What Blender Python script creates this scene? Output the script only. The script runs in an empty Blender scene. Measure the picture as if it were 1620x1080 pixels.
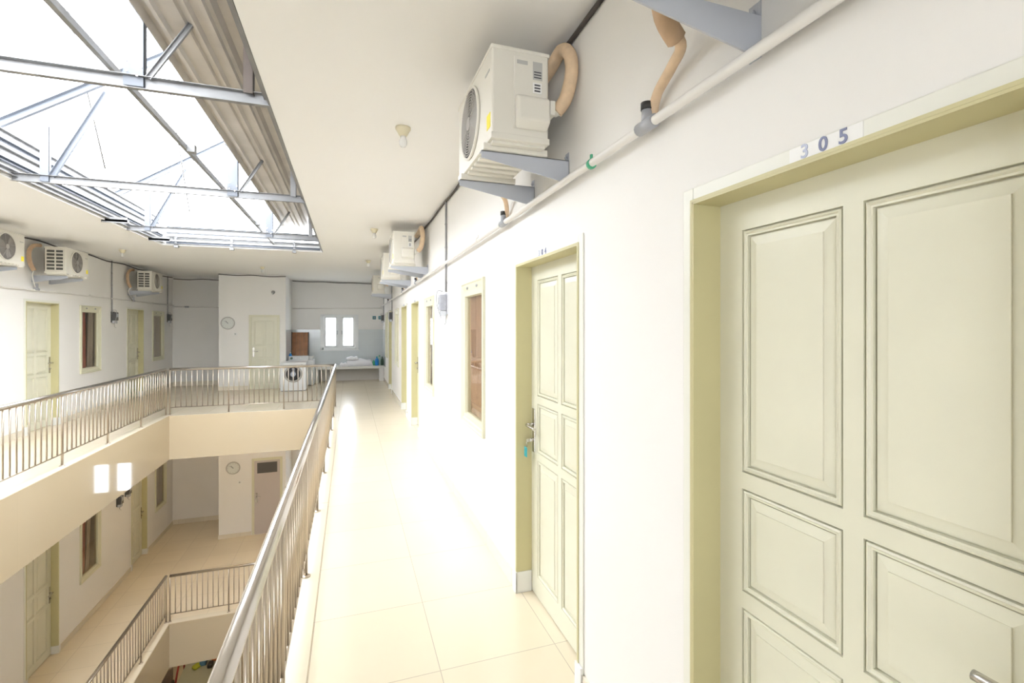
import bpy, bmesh, math, random
from mathutils import Vector, Matrix, Quaternion
random.seed(7)
C = bpy.context.scene.collection
SC = bpy.context.scene

# ------------------------------------------------------------------ camera, world, exposure
F_PX = 750.0
YAW = math.atan(257 / 750)
CAM_H = 1.66
cd = bpy.data.cameras.new('camera'); cam = bpy.data.objects.new('camera', cd); C.objects.link(cam)
cd.sensor_width = 36.0; cd.lens = 36.0 * F_PX / 1620
cam.location = (0, 0, CAM_H); cam.rotation_euler = (math.pi / 2, 0, -YAW)
cd.shift_y = -(540 - 516) / 1620.0
cd.clip_start = 0.02; cd.clip_end = 200
SC.camera = cam
w = bpy.data.worlds.new('sky'); SC.world = w; w.use_nodes = True
wb = w.node_tree.nodes['Background']
wb.inputs['Color'].default_value = (.93, .97, 1.03, 1)
wb.inputs['Strength'].default_value = 9.0
SC.view_settings.view_transform = 'Standard'
SC.view_settings.look = 'None'
SC.view_settings.exposure = 0.60
SC.view_settings.gamma = 1.0
SC.view_settings.use_curve_mapping = False
FF = 3.84                     # floor to floor
CEIL = 3.03
XR, XL = 0.995, -4.65         # wall faces
YB, YN = 15.5, -7.0           # end walls
OPX0, OPX1, OPY0, OPY1 = -2.98, -0.463, 2.15, 9.45     # roof opening, near edge pulled in out of view to dim near walls
FILL_BAYS = [(-4.4, -1.6, .9, 2.4), (-4.55, -2.3, -2.75, -.9)]            # openings added in the unseen end wall to throw fill daylight inside
def portal(name, loc, rot, sx, sy):
    l = bpy.data.lights.new(name, 'AREA'); l.shape = 'RECTANGLE'; l.size = sx; l.size_y = sy
    l.cycles.is_portal = True
    o = bpy.data.objects.new(name, l); C.objects.link(o); o.location = loc; o.rotation_euler = rot
for x0, x1, z0, z1 in FILL_BAYS: portal('fill_bay_daylight', ((x0+x1)/2, YN-.1, (z0+z1)/2), (math.pi/2, 0, 0), x1-x0, z1-z0)
portal('window_daylight', (-0.32, YB + 0.18, 1.5), (-math.pi / 2, 0, 0), 1.0, 1.0)

# ------------------------------------------------------------------ materials
def mat(name, col, rough=0.5, metal=0.0, noise=0.0, nscale=3.0, bump=0.0, bscale=60.0, coat=0.0, spec=0.5, alpha=None):
    m = bpy.data.materials.new(name); m.use_nodes = True
    nt = m.node_tree; b = nt.nodes['Principled BSDF']
    b.inputs['Base Color'].default_value = (*col, 1); b.inputs['Roughness'].default_value = rough
    b.inputs['Metallic'].default_value = metal; b.inputs['Coat Weight'].default_value = coat
    b.inputs['Specular IOR Level'].default_value = spec
    if noise or bump:
        tc = nt.nodes.new('ShaderNodeTexCoord')
    if noise:
        n = nt.nodes.new('ShaderNodeTexNoise'); n.inputs['Scale'].default_value = nscale; n.inputs['Detail'].default_value = 4
        r = nt.nodes.new('ShaderNodeMapRange'); r.inputs[1].default_value = .3; r.inputs[2].default_value = .7
        r.inputs[3].default_value = 1 - noise; r.inputs[4].default_value = 1 + noise * .3
        v = nt.nodes.new('ShaderNodeVectorMath'); v.operation = 'SCALE'; v.inputs[0].default_value = col
        nt.links.new(tc.outputs['Object'], n.inputs['Vector']); nt.links.new(n.outputs['Fac'], r.inputs[0])
        nt.links.new(r.outputs[0], v.inputs['Scale']); nt.links.new(v.outputs[0], b.inputs['Base Color'])
    if bump:
        n2 = nt.nodes.new('ShaderNodeTexNoise'); n2.inputs['Scale'].default_value = bscale
        bp = nt.nodes.new('ShaderNodeBump'); bp.inputs['Strength'].default_value = bump; bp.inputs['Distance'].default_value = .004
        nt.links.new(tc.outputs['Object'], n2.inputs['Vector']); nt.links.new(n2.outputs['Fac'], bp.inputs['Height'])
        nt.links.new(bp.outputs[0], b.inputs['Normal'])
    return m

def tile_mat(name, col, grout, sx, sy, ox, oy, axes='XY', gw=0.004, rough=0.12, var=0.04, streak=None):
    """tiles on the plane given by two object axes"""
    m = bpy.data.materials.new(name); m.use_nodes = True
    nt = m.node_tree; b = nt.nodes['Principled BSDF']; L = nt.links.new
    tc = nt.nodes.new('ShaderNodeTexCoord'); sep = nt.nodes.new('ShaderNodeSeparateXYZ'); L(tc.outputs['Object'], sep.inputs[0])
    def M(op, a, bb=None):
        n = nt.nodes.new('ShaderNodeMath'); n.operation = op
        for i, q in enumerate((a, bb)):
            if q is None: continue
            if hasattr(q, 'links'): L(q, n.inputs[i])
            else: n.inputs[i].default_value = q
        return n.outputs[0]
    masks = []; cells = []
    for ax, s, o in ((axes[0], sx, ox), (axes[1], sy, oy)):
        if s is None: continue
        q = M('DIVIDE', M('SUBTRACT', sep.outputs[ax], o), s)
        cells.append(M('FLOOR', q))
        fr = M('FRACT', q); e = M('MINIMUM', fr, M('SUBTRACT', 1.0, fr))
        masks.append(M('LESS_THAN', e, gw / s / 2))
    mask = masks[0] if len(masks) == 1 else M('MAXIMUM', masks[0], masks[1])
    wn = nt.nodes.new('ShaderNodeTexWhiteNoise'); cmb = nt.nodes.new('ShaderNodeCombineXYZ')
    L(cells[0], cmb.inputs[0]); 
    if len(cells) > 1: L(cells[1], cmb.inputs[1])
    L(cmb.outputs[0], wn.inputs['Vector'])
    nz = nt.nodes.new('ShaderNodeTexNoise'); nz.inputs['Scale'].default_value = 1.3; nz.inputs['Detail'].default_value = 5
    L(tc.outputs['Object'], nz.inputs['Vector'])
    k = M('ADD', M('MULTIPLY', M('SUBTRACT', wn.outputs['Value'], .5), var), M('ADD', M('MULTIPLY', M('SUBTRACT', nz.outputs['Fac'], .5), var * 1.5), 1.0))
    vs = nt.nodes.new('ShaderNodeVectorMath'); vs.operation = 'SCALE'; vs.inputs[0].default_value = col; L(k, vs.inputs['Scale'])
    mx = nt.nodes.new('ShaderNodeMix'); mx.data_type = 'RGBA'
    L(mask, mx.inputs[0]); L(vs.outputs[0], mx.inputs[6]); mx.inputs[7].default_value = (*grout, 1)
    L(mx.outputs[2], b.inputs['Base Color']); b.inputs['Roughness'].default_value = rough
    return m

def glass_mat(name, tint, reflect):
    m = bpy.data.materials.new(name); m.use_nodes = True
    nt = m.node_tree; nt.nodes.remove(nt.nodes['Principled BSDF']); out = nt.nodes['Material Output']; L = nt.links.new
    g = nt.nodes.new('ShaderNodeBsdfGlossy'); g.inputs['Roughness'].default_value = 0.01; g.inputs['Color'].default_value = (.95, .93, .88, 1)
    t = nt.nodes.new('ShaderNodeBsdfTransparent'); t.inputs['Color'].default_value = (*tint, 1)
    fr = nt.nodes.new('ShaderNodeFresnel'); fr.inputs['IOR'].default_value = 2.1
    r = nt.nodes.new('ShaderNodeMapRange'); r.inputs[3].default_value = reflect; r.inputs[4].default_value = 1.0
    L(fr.outputs[0], r.inputs[0])
    ge = nt.nodes.new('ShaderNodeNewGeometry'); iv = nt.nodes.new('ShaderNodeMath'); iv.operation = 'SUBTRACT'; iv.inputs[0].default_value = 1.0; L(ge.outputs['Backfacing'], iv.inputs[1])
    mu = nt.nodes.new('ShaderNodeMath'); mu.operation = 'MULTIPLY'; L(r.outputs[0], mu.inputs[0]); L(iv.outputs[0], mu.inputs[1])
    mx = nt.nodes.new('ShaderNodeMixShader'); L(mu.outputs[0], mx.inputs[0]); L(t.outputs[0], mx.inputs[1]); L(g.outputs[0], mx.inputs[2])
    L(mx.outputs[0], out.inputs[0])
    return m

WALL = mat('white_wall_paint', (.885, .87, .84), .75, noise=.02, nscale=1.2, bump=.15, bscale=25)
CEILM = mat('ceiling_paint', (.89, .88, .86), .85, noise=.02, nscale=.8)
CREAM = (.79, .695, .53)
FLOORM = tile_mat('cream_floor_tiles', CREAM, (.52, .45, .35), .6, .6, .415, 2.274, 'XY', .004, .2, .05)
FACEM = tile_mat('cream_edge_tiles', (.61, .505, .345), (.55, .45, .31), 6.0, 6.0, .2, .1, 'XY', .002, .045, .02)
LEDGEM = tile_mat('cream_ledge_tiles', (.75, .67, .52), (.40, .34, .26), None, 2.4, 0, -0.03, 'XY', .008, .16, .03)
SKIRT = tile_mat('cream_skirting_tiles', (.79, .73, .61), (.58, .50, .40), .6, .6, .3, 2.274, 'XY', .003, .15, .05)
WAINS = tile_mat('pale_grey_wall_tiles', (.64, .68, .69), (.58, .61, .62), .25, .2, 0, .06, 'XZ', .003, .12, .03)
WHITET = mat('white_skirting', (.85, .85, .83), .2)
DOORM = mat('sage_cream_paint', (.76, .745, .60), .34, noise=.04, nscale=4, bump=.06, bscale=40)
FRAMEM = mat('frame_sage_paint', (.73, .71, .54), .38, noise=.03, nscale=3)
TRIMW = mat('architrave_pale_paint', (.82, .82, .74), .4)
REVEAL_SHADED = mat('shaded_reveal_paint', (.62, .575, .33), .45, noise=.05, nscale=3)  # shade of the turned-in jambs put into the colour
PVCDOOR = mat('grey_plastic_door', (.58, .52, .49), .35)
STEEL = mat('brushed_stainless', (.62, .58, .54), .2, 1.0)
STEELB = mat('stainless_baluster', (.50, .43, .35), .3, 1.0)
CHROME = mat('chrome', (.55, .53, .50), .25, 1.0)
GALV = mat('galvanised_steel', (.30, .30, .30), .5, .3, noise=.15, nscale=9)
GUTM = mat('galvanised_gutter_sheet', (.60, .56, .51), .4, .15, noise=.12, nscale=4)
WHITEST = mat('whitened_steel', (.17, .185, .21), .5, .1)
RUST = mat('rusted_steel', (.16, .13, .11), .7, noise=.2)
ACW = mat('ivory_enamel', (.78, .755, .68), .4)
ACG = mat('fan_grille_grey', (.42, .40, .37), .5)
ACD = mat('fan_cavity_dark', (.10, .095, .09), .6)
FIN = mat('coil_fins_dark', (.13, .13, .12), .5, .3)
YEL = mat('yellow_sticker', (.95, .80, .02), .4)
LBLG = mat('grey_sticker', (.50, .50, .48), .4)
LBLW = mat('white_sticker', (.88, .88, .86), .4)
INK = mat('dark_print', (.08, .08, .09), .5)
BRKT = mat('grey_bracket_paint', (.50, .525, .58), .4)
PEACH = mat('peach_pipe_wrap', (.80, .60, .40), .6, noise=.12, nscale=25)
WRAPD = mat('tan_pipe_wrap', (.60, .42, .27), .65, noise=.1, nscale=25)
PVC = mat('white_pvc', (.80, .78, .74), .4)
GREYPVC = mat('grey_pvc', (.40, .41, .44), .4)
DARKR = mat('black_rubber', (.03, .03, .03), .5)
CABLE = mat('dark_cable', (.07, .06, .055), .6)
COND = mat('grey_conduit', (.33, .33, .33), .45)
GREEN = mat('green_clip', (.08, .42, .24), .4)
BOXG = mat('grey_meter_box', (.42, .43, .48), .35, noise=.15, nscale=20)
BOXC = mat('clear_meter_cover', (.62, .64, .68), .15)
BOXD = mat('dark_meter_box', (.10, .10, .10), .4)
SOCK = mat('ivory_lamp_socket', (.72, .66, .48), .4)
BULB = mat('frosted_bulb', (.82, .82, .80), .15)
GLASS = glass_mat('window_glass', (.82, .78, .72), .03)
CLEAR = glass_mat('clear_glass', (.95, .97, .98), .04)
CURR = mat('red_curtain', (.60, .22, .20), .85)
CURP = mat('peach_curtain', (.80, .60, .48), .85)
CURW = mat('grey_white_curtain', (.66, .65, .66), .85)
ROOMD = mat('dim_room_plaster', (.30, .27, .23), .9)
WOOD = mat('brown_wood_board', (.40, .175, .07), .45, noise=.35, nscale=6)
WHITEP = mat('white_enamel', (.82, .83, .83), .3)
BLACKG = mat('dark_porthole_glass', (.03, .03, .035), .08)
TEAL = mat('teal_plastic', (.02, .42, .48), .35)
TEALD = mat('teal_sign', (.02, .22, .28), .4)
BLUE = mat('blue_plastic', (.02, .25, .70), .3)
GREENP = mat('green_plastic', (.10, .50, .25), .3)
GREENL = mat('pale_green_plastic', (.55, .72, .62), .3)
DKGREEN = mat('dark_green_plastic', (.06, .12, .08), .3)
TOWEL = mat('white_towel', (.90, .90, .93), .95, bump=.5, bscale=120)
ORANGE = mat('orange_cloth', (.75, .22, .07), .8)
MAROON = mat('maroon_cloth', (.25, .02, .02), .7)
DKBR = mat('dark_brown_leather', (.07, .045, .03), .5)
TAUPE = mat('taupe_cloth', (.30, .24, .20), .8)
OLIVEC = mat('grey_green_cloth', (.42, .44, .36), .8)
LIME = mat('lime_cloth', (.45, .50, .05), .8)
BLUEB = mat('blue_box', (.10, .26, .45), .5)
CLOCKF = mat('clock_face', (.70, .72, .68), .4)
CLOCKR = mat('clock_rim', (.52, .51, .48), .35)
NUMB = mat('blue_grey_print', (.22, .24, .38), .5)
NUML = mat('pale_blue_print', (.52, .56, .70), .5)
FOL = mat('pale_foliage', (.35, .45, .25), .8, noise=.4, nscale=4)

# ------------------------------------------------------------------ mesh helpers
def box(bm, x0, x1, y0, y1, z0, z1):
    vs = [bm.verts.new(p) for p in ((x0,y0,z0),(x1,y0,z0),(x1,y1,z0),(x0,y1,z0),(x0,y0,z1),(x1,y0,z1),(x1,y1,z1),(x0,y1,z1))]
    for f in ((0,3,2,1),(4,5,6,7),(0,1,5,4),(1,2,6,5),(2,3,7,6),(3,0,4,7)): bm.faces.new([vs[i] for i in f])
    return vs
def frame_of(d):
    d = d.normalized(); up = Vector((0, 0, 1)) if abs(d.z) < .95 else Vector((0, 1, 0))
    a = d.cross(up).normalized(); b = a.cross(d).normalized(); return a, b
def tube(bm, pts, r, seg=10, caps=True, smooth=0):
    pts = [Vector(p) for p in pts]
    if smooth:
        q = []; P = [pts[0]] + pts + [pts[-1]]
        for i in range(1, len(P) - 2):
            for k in range(smooth):
                t = k / smooth; p0, p1, p2, p3 = P[i-1], P[i], P[i+1], P[i+2]
                q.append(.5*((2*p1)+(-p0+p2)*t+(2*p0-5*p1+4*p2-p3)*t*t+(-p0+3*p1-3*p2+p3)*t**3))
        q.append(pts[-1]); pts = q
    rings = []; a = None
    for i, p in enumerate(pts):
        d = (pts[min(i+1, len(pts)-1)] - pts[max(i-1, 0)]).normalized()
        if a is None: a, b = frame_of(d)
        else:
            a = (a - d * a.dot(d)).normalized(); b = a.cross(d).normalized()
        rr = r[i] if isinstance(r, (list, tuple)) else r
        rings.append([bm.verts.new(p + (a*math.cos(2*math.pi*k/seg) + b*math.sin(2*math.pi*k/seg))*rr) for k in range(seg)])
    for r0, r1 in zip(rings, rings[1:]):
        for k in range(seg): 
            f = bm.faces.new((r0[k], r0[(k+1)%seg], r1[(k+1)%seg], r1[k])); f.smooth = True
    if caps:
        bm.faces.new(rings[0][::-1]); bm.faces.new(rings[-1])
def lathe(bm, prof, seg=24, cen=(0,0,0), axis='Z'):
    """prof: (radius, height) along axis"""
    rings = []
    for r, h in prof:
        ring = []
        for k in range(seg):
            c, s = math.cos(2*math.pi*k/seg)*max(r, 1e-4), math.sin(2*math.pi*k/seg)*max(r, 1e-4)
            p = {'Z': (c, s, h), 'X': (h, c, s), 'Y': (s, h, c)}[axis]
            ring.append(bm.verts.new((p[0]+cen[0], p[1]+cen[1], p[2]+cen[2])))
        rings.append(ring)
    for r0, r1 in zip(rings, rings[1:]):
        for k in range(seg):
            f = bm.faces.new((r0[k], r0[(k+1)%seg], r1[(k+1)%seg], r1[k])); f.smooth = True
    bm.faces.new(rings[0][::-1]); bm.faces.new(rings[-1])
def prism(bm, pts, ext):
    """polygon pts (3D) extruded by vector ext"""
    a = [bm.verts.new(p) for p in pts]; b = [bm.verts.new(Vector(p)+Vector(ext)) for p in pts]
    n = len(a); bm.faces.new(a[::-1]); bm.faces.new(b)
    for i in range(n): bm.faces.new((a[i], a[(i+1)%n], b[(i+1)%n], b[i]))
def beam(bm, p0, p1, w, h, t=.004, kind='C', up=(0,0,1)):
    """thin-walled section between two points; w across, h along 'up'"""
    p0, p1 = Vector(p0), Vector(p1); d = (p1-p0).normalized(); u = Vector(up); a = d.cross(u).normalized(); b = a.cross(d).normalized()
    if kind == 'C': parts = [(-w/2, -w/2+t, -h/2, h/2), (-w/2, w/2, -h/2, -h/2+t), (-w/2, w/2, h/2-t, h/2)]
    elif kind == 'L': parts = [(-w/2, -w/2+t, -h/2, h/2), (-w/2, w/2, -h/2, -h/2+t)]
    else: parts = [(-w/2, w/2, -h/2, h/2)]
    for a0, a1, b0, b1 in parts:
        q = [p0+a*a0+b*b0, p0+a*a1+b*b0, p0+a*a1+b*b1, p0+a*a0+b*b1]
        prism(bm, q, p1-p0)
def mk(fn):
    bm = bmesh.new(); fn(bm); return bm
def obj(name, bm, m, parent=None, loc=None, bevel=0, seg=2):
    bmesh.ops.recalc_face_normals(bm, faces=bm.faces)
    me = bpy.data.meshes.new(name); bm.to_mesh(me); bm.free()
    me.materials.append(m)
    o = bpy.data.objects.new(name, me); C.objects.link(o)
    if parent: o.parent = parent
    if loc: o.location = loc
    if bevel:
        md = o.modifiers.new('bevel', 'BEVEL'); md.width = bevel; md.segments = seg; md.limit_method = 'ANGLE'
    return o
def tag(o, label=None, cat=None, group=None, kind=None):
    if label: o['label'] = label
    if cat: o['category'] = cat
    if group: o['group'] = group
    if kind: o['kind'] = kind
    return o
def empty(name, loc=(0,0,0), rz=0, label=None, cat=None, group=None, kind=None):
    o = bpy.data.objects.new(name, None); C.objects.link(o); o.location = loc; o.rotation_euler = (0,0,rz)
    o.empty_display_size = .1
    return tag(o, label, cat, group, kind)
def boxes(name, lst, m, parent=None, bevel=0, loc=None):
    bm = bmesh.new()
    for b in lst: box(bm, *b)
    return obj(name, bm, m, parent, loc, bevel)
def copy_tree(o, parent=None):
    c = o.copy(); C.objects.link(c)
    if parent: c.parent = parent
    for ch in list(o.children): copy_tree(ch, c)
    return c
def struct(name, lst, m, label, cat, bevel=0):
    return tag(boxes(name, lst, m, None, bevel), label, cat, kind='structure')

# ------------------------------------------------------------------ shell
def wall_boxes(x0, x1, y0, y1, z0, z1, holes):
    """wall thick in X with holes (ya, yb, za, zb)"""
    out = []; y = y0
    for ya, yb, za, zb in sorted(holes):
        out.append((x0, x1, y, ya, z0, z1))
        if za > z0: out.append((x0, x1, ya, yb, z0, za))
        if zb < z1: out.append((x0, x1, ya, yb, zb, z1))
        y = yb
    out.append((x0, x1, y, y1, z0, z1)); return out
DW, DH = 0.84, 2.035
WW, WZ0, WZ1 = 0.75, 0.79, 2.045
R_DOORS = [(.764, -1, '305'), (2.37, 1, '304'), (7.66, 1, '303'), (9.27, -1, '302'), (12.52, 1, '301')]
R_WINS = [3.915, 6.225, 10.68, 13.75]
L_DOORS = [(9.615, -1), (13.09, -1)]
L_WINS = [11.09, 14.445]
LL_DOORS = [(9.615, -1), (13.30, -1)]
LL_WINS = [11.09, 14.62]
GL_HOLES = []
def holes(ds, ws, dz=0):
    return [(d[0]-DW/2, d[0]+DW/2, dz-.16, dz+DH) for d in ds] + [(v-WW/2+.04, v+WW/2-.04, dz+WZ0+.04, dz+WZ1-.04) for v in ws]
struct('wall_right', wall_boxes(XR, XR+.2, YN, YB, -.16, CEIL, holes(R_DOORS, R_WINS)) + [(1.55, 1.6, YN, YB, -.16, CEIL)], WALL,
       'long white corridor wall with the row of sage doors, on the right', 'wall')
struct('wall_left', wall_boxes(XL-.2, XL, YN, YB, -.16, CEIL, holes(L_DOORS, L_WINS)) + [(-5.25, -5.2, YN, YB, -.16, CEIL)], WALL,
       'white upper-floor wall with doors beyond the left railing', 'wall')
struct('wall_left.001', wall_boxes(XL-.2, XL, YN, YB, -FF-.16, -.16, holes(LL_DOORS, LL_WINS, -FF)) + [(-5.25, -5.2, YN, YB, -FF-.16, -.16)], WALL,
       'shaded white wall of the floor below, with doors, at lower left', 'wall')
struct('wall_left.002', [(XL-.2, XL, YN, YB, -2*FF-.1, -FF-.16)], WALL, 'ground floor wall seen through the well, deepest at lower left', 'wall')
struct('wall_right.001', [(XR, XR+.2, YN, YB, -2*FF-.1, -.16)], WALL, 'lower storey wall under the right corridor', 'wall')
# back wall with twin window, upper and lower
BWX0, BWX1, BWZ0, BWZ1 = -.79, .21, .99, 1.98
bw = []
for dz, top in ((0, CEIL), (-FF, -.16)):
    bw += [(-5.25, BWX0, YB, YB+.2, dz-.16, top), (BWX1, 1.6, YB, YB+.2, dz-.16, top), (BWX0, BWX1, YB, YB+.2, dz-.16, dz+BWZ0), (BWX0, BWX1, YB, YB+.2, dz+BWZ1, top)]
bw.append((-5.25, 1.6, YB, YB+.2, -2*FF-.1, -FF-.16))
struct('wall_back', bw, WALL, 'white end wall with the laundry window, facing the camera', 'wall')
fwb = [(-5.25, 1.6, YN-.2, YN, -2*FF-.1, -FF-.16)]
for (x0, x1, z0, z1), (za, zb) in zip(FILL_BAYS, ((-.16, CEIL), (-FF-.16, -.16))):
    fwb += [(-5.25, x0, YN-.2, YN, za, zb), (x1, 1.6, YN-.2, YN, za, zb), (x0, x1, YN-.2, YN, za, z0), (x0, x1, YN-.2, YN, z1, zb)]
struct('wall_front', fwb, WALL, 'end wall behind the camera with openings added for fill daylight', 'wall')
# stair/bathroom box that projects from the back wall
BX0, BX1, BY = -3.2, -1.63, 14.05
struct('wall_box', [(BX0, BX1, BY, YB, 0, CEIL)], WALL, 'projecting white wall block carrying the round clock and a sage door', 'wall')
struct('wall_box.001', [(BX0, BX1, BY, YB, -FF, -.8)], WALL, 'projecting wall block of the floor below, with clock and grey door', 'wall')
# floors
EX_R, EX_L, EY = -.335, -3.16, 10.34
def slab(z): return [(EX_R, 1.6, YN, YB, z-.16, z), (-5.25, EX_L, YN, YB, z-.16, z), (EX_L, EX_R, EY, YB, z-.16, z)]
struct('floor', slab(0), FLOORM, 'cream tiled corridor floor of the top storey', 'floor')
struct('floor.001', slab(-FF), FLOORM, 'cream tiled floor of the storey below', 'floor')
struct('floor.002', [(-5.25, 1.6, YN, YB, -2*FF-.1, -2*FF)], FLOORM, 'ground floor at the bottom of the well', 'floor')
n = 0
for z, lv in ((0, 'top storey'), (-FF, 'storey below')):
    for lst, wh in (([(EX_R, EX_R+.2, YN, EY+.2, z-.8, z-.16), (EX_R-.012, EX_R, YN, EY-.012, z-.8, z+.004)], 'right'),
                    ([(EX_L-.2, EX_L, YN, EY+.2, z-.8, z-.16), (EX_L, EX_L+.012, YN, EY-.012, z-.8, z+.004)], 'left'),
                    ([(EX_L, EX_R, EY, EY+.2, z-.8, z-.16), (EX_L, EX_R, EY-.012, EY, z-.8, z+.004)], 'far')):
        n += 1
        struct('trim_%d' % n, lst, FACEM, 'glossy cream tiled edge beam on the %s side of the well, %s' % (wh, lv), 'edge beam')
for z, lv in ((0, 'top storey'), (-FF, 'storey below')):
    n += 1
    struct('trim_%d' % n, [(EX_R, -.19, YN, EY, z, z+.006), (EX_L-.145, EX_L, YN, EY, z, z+.006), (EX_L-.145, -.19, EY, EY+.145, z, z+.006)], LEDGEM,
           'pale tiled ledge strip under the railings, %s' % lv, 'ledge')
# baseboards
def skirt(name, lst, label): return struct(name, lst, SKIRT, label, 'baseboard')
ys = [YN]; 
for d, *_ in sorted(R_DOORS): ys += [d-DW/2-.05, d+DW/2+.05]
ys += [YB-.62]
skirt('baseboard_right', [(XR-.012, XR, a, b, 0, .1) for a, b in zip(ys[::2], ys[1::2])], 'cream tile skirting along the right corridor wall')
for nm, dz, DS, lab in (('baseboard_left', 0, L_DOORS, 'cream tile skirting along the upper left wall'), ('baseboard_left.001', -FF, LL_DOORS, 'cream tile skirting along the lower left wall')):
    ys = [YN]
    for d, *_ in DS: ys += [d-DW/2-.05, d+DW/2+.05]
    ys += [YB]
    skirt(nm, [(XL, XL+.012, a, b, dz, dz+.1) for a, b in zip(ys[::2], ys[1::2])] , lab)
for nm, dz, dl, dr, lab in (('baseboard_back', 0, -2.52, -1.76, 'cream tile skirting of the alcove and clock wall, upper floor'), ('baseboard_back.001', -FF, -2.45, -1.69, 'cream tile skirting of the alcove and clock wall, lower floor')):
    skirt(nm, [(XL+.012, BX0-.012, YB-.012, YB, dz, dz+.12), (BX0-.012, BX0, BY-.012, YB, dz, dz+.1), (BX0, dl, BY-.012, BY, dz, dz+.1), (dr, BX1, BY-.012, BY, dz, dz+.1)], lab)
# ceiling with the opening; a lower ceiling under the top floor
struct('ceiling', [(-5.25, OPX0, YN-.2, YB+.2, CEIL, CEIL+.16), (OPX1, 1.6, YN-.2, YB+.2, CEIL, CEIL+.16), (OPX0, OPX1, YN-.2, OPY0, CEIL, CEIL+.16), (OPX0, OPX1, OPY1, YB+.2, CEIL, CEIL+.16)], CEILM,
       'warm white ceiling around the open skylight', 'ceiling')
# grey tiled wainscot
struct('trim_9', [(BX1+.01, XR-.01, YB-.012, YB, .47, BWZ0-.05), (BX1+.01, BWX0-.05, YB-.012, YB, BWZ0-.05, 1.56), (BWX1+.05, XR-.01, YB-.012, YB, BWZ0-.05, 1.56), (BX1, BX1+.01, BY+.02, YB, 0, 1.56), (XR-.01, XR, 14.2, YB, .47, 1.56)], WAINS,
       'pale grey tiled splashback around the laundry bench', 'wall tiles')

# ------------------------------------------------------------------ doors
def ring_loft(bm, y0, y1, z0, z1, prof, cap=True):
    rings = []
    for off, x in prof:
        rings.append([bm.verts.new(p) for p in ((x, y0+off, z0+off), (x, y1-off, z0+off), (x, y1-off, z1-off), (x, y0+off, z1-off))])
    for a, b in zip(rings, rings[1:]):
        for k in range(4): bm.faces.new((a[k], a[(k+1)%4], b[(k+1)%4], b[k]))
    if cap: bm.faces.new(rings[-1])
PANEL = [(0, 0), (.0008, .012), (.0040, .012), (.0055, .001), (.010, -.001), (.014, .003), (.0185, .003), (.019, .0155), (.0225, .0155), (.0235, .009), (.050, .004), (.0505, .001), (.053, .001)]
def leaf_bm(latch):
    bm = bmesh.new(); w = DW/2 - .006; H = DH - .006
    s = -latch         # hinge side
    # y edges as for latch = -1 (hinge at +y): from +y to -y
    e = [w, w-.085, w-.385, w-.431, w-.731, -w]
    ys = [v * (1 if latch < 0 else -1) for v in e]; ys.sort()
    zs = [.008, .13, .84, .889, 1.187, 1.235, 1.94, H]
    pc = {1, 3}; pr = {1, 3, 5}
    grid = {}
    def V(i, j):
        if (i, j) not in grid: grid[i, j] = bm.verts.new((0, ys[i], zs[j]))
        return grid[i, j]
    for i in range(5):
        for j in range(7):
            if i in pc and j in pr:
                ring_loft(bm, ys[i], ys[i+1], zs[j], zs[j+1], PANEL)
            else: bm.faces.new((V(i, j), V(i+1, j), V(i+1, j+1), V(i, j+1)))
    box(bm, .016, .036, -w, w, .008, H)
    for (a0, a1, b0, b1) in ((-w, -w+.003, .008, H), (w-.003, w, .008, H)): box(bm, .0005, .02, a0, a1, b0, b1)
    box(bm, .0005, .02, -w, w, .008, .012); box(bm, .0005, .02, -w, w, H-.004, H)
    return bm
_door_cache = {}
def text_mesh(s, size, ext):
    cu = bpy.data.curves.new('t', 'FONT'); cu.body = s; cu.size = size; cu.extrude = ext; cu.align_x = 'CENTER'; cu.align_y = 'CENTER'; cu.offset = .0006; cu.space_character = 1.25
    o = bpy.data.objects.new('t', cu); C.objects.link(o)
    bpy.context.view_layer.update()
    me = bpy.data.meshes.new_from_object(o.evaluated_get(bpy.context.evaluated_depsgraph_get()))
    bpy.data.objects.remove(o); return me
def put_text(parent, s, size, loc, m, rot=(math.pi/2, 0, -math.pi/2), name='room_number'):
    me = text_mesh(s, size, .001); me.name = name; me.materials.clear(); me.materials.append(m)
    o = bpy.data.objects.new(name, me); C.objects.link(o); o.parent = parent; o.location = loc; o.rotation_euler = rot
    return o
dn = 0
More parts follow.
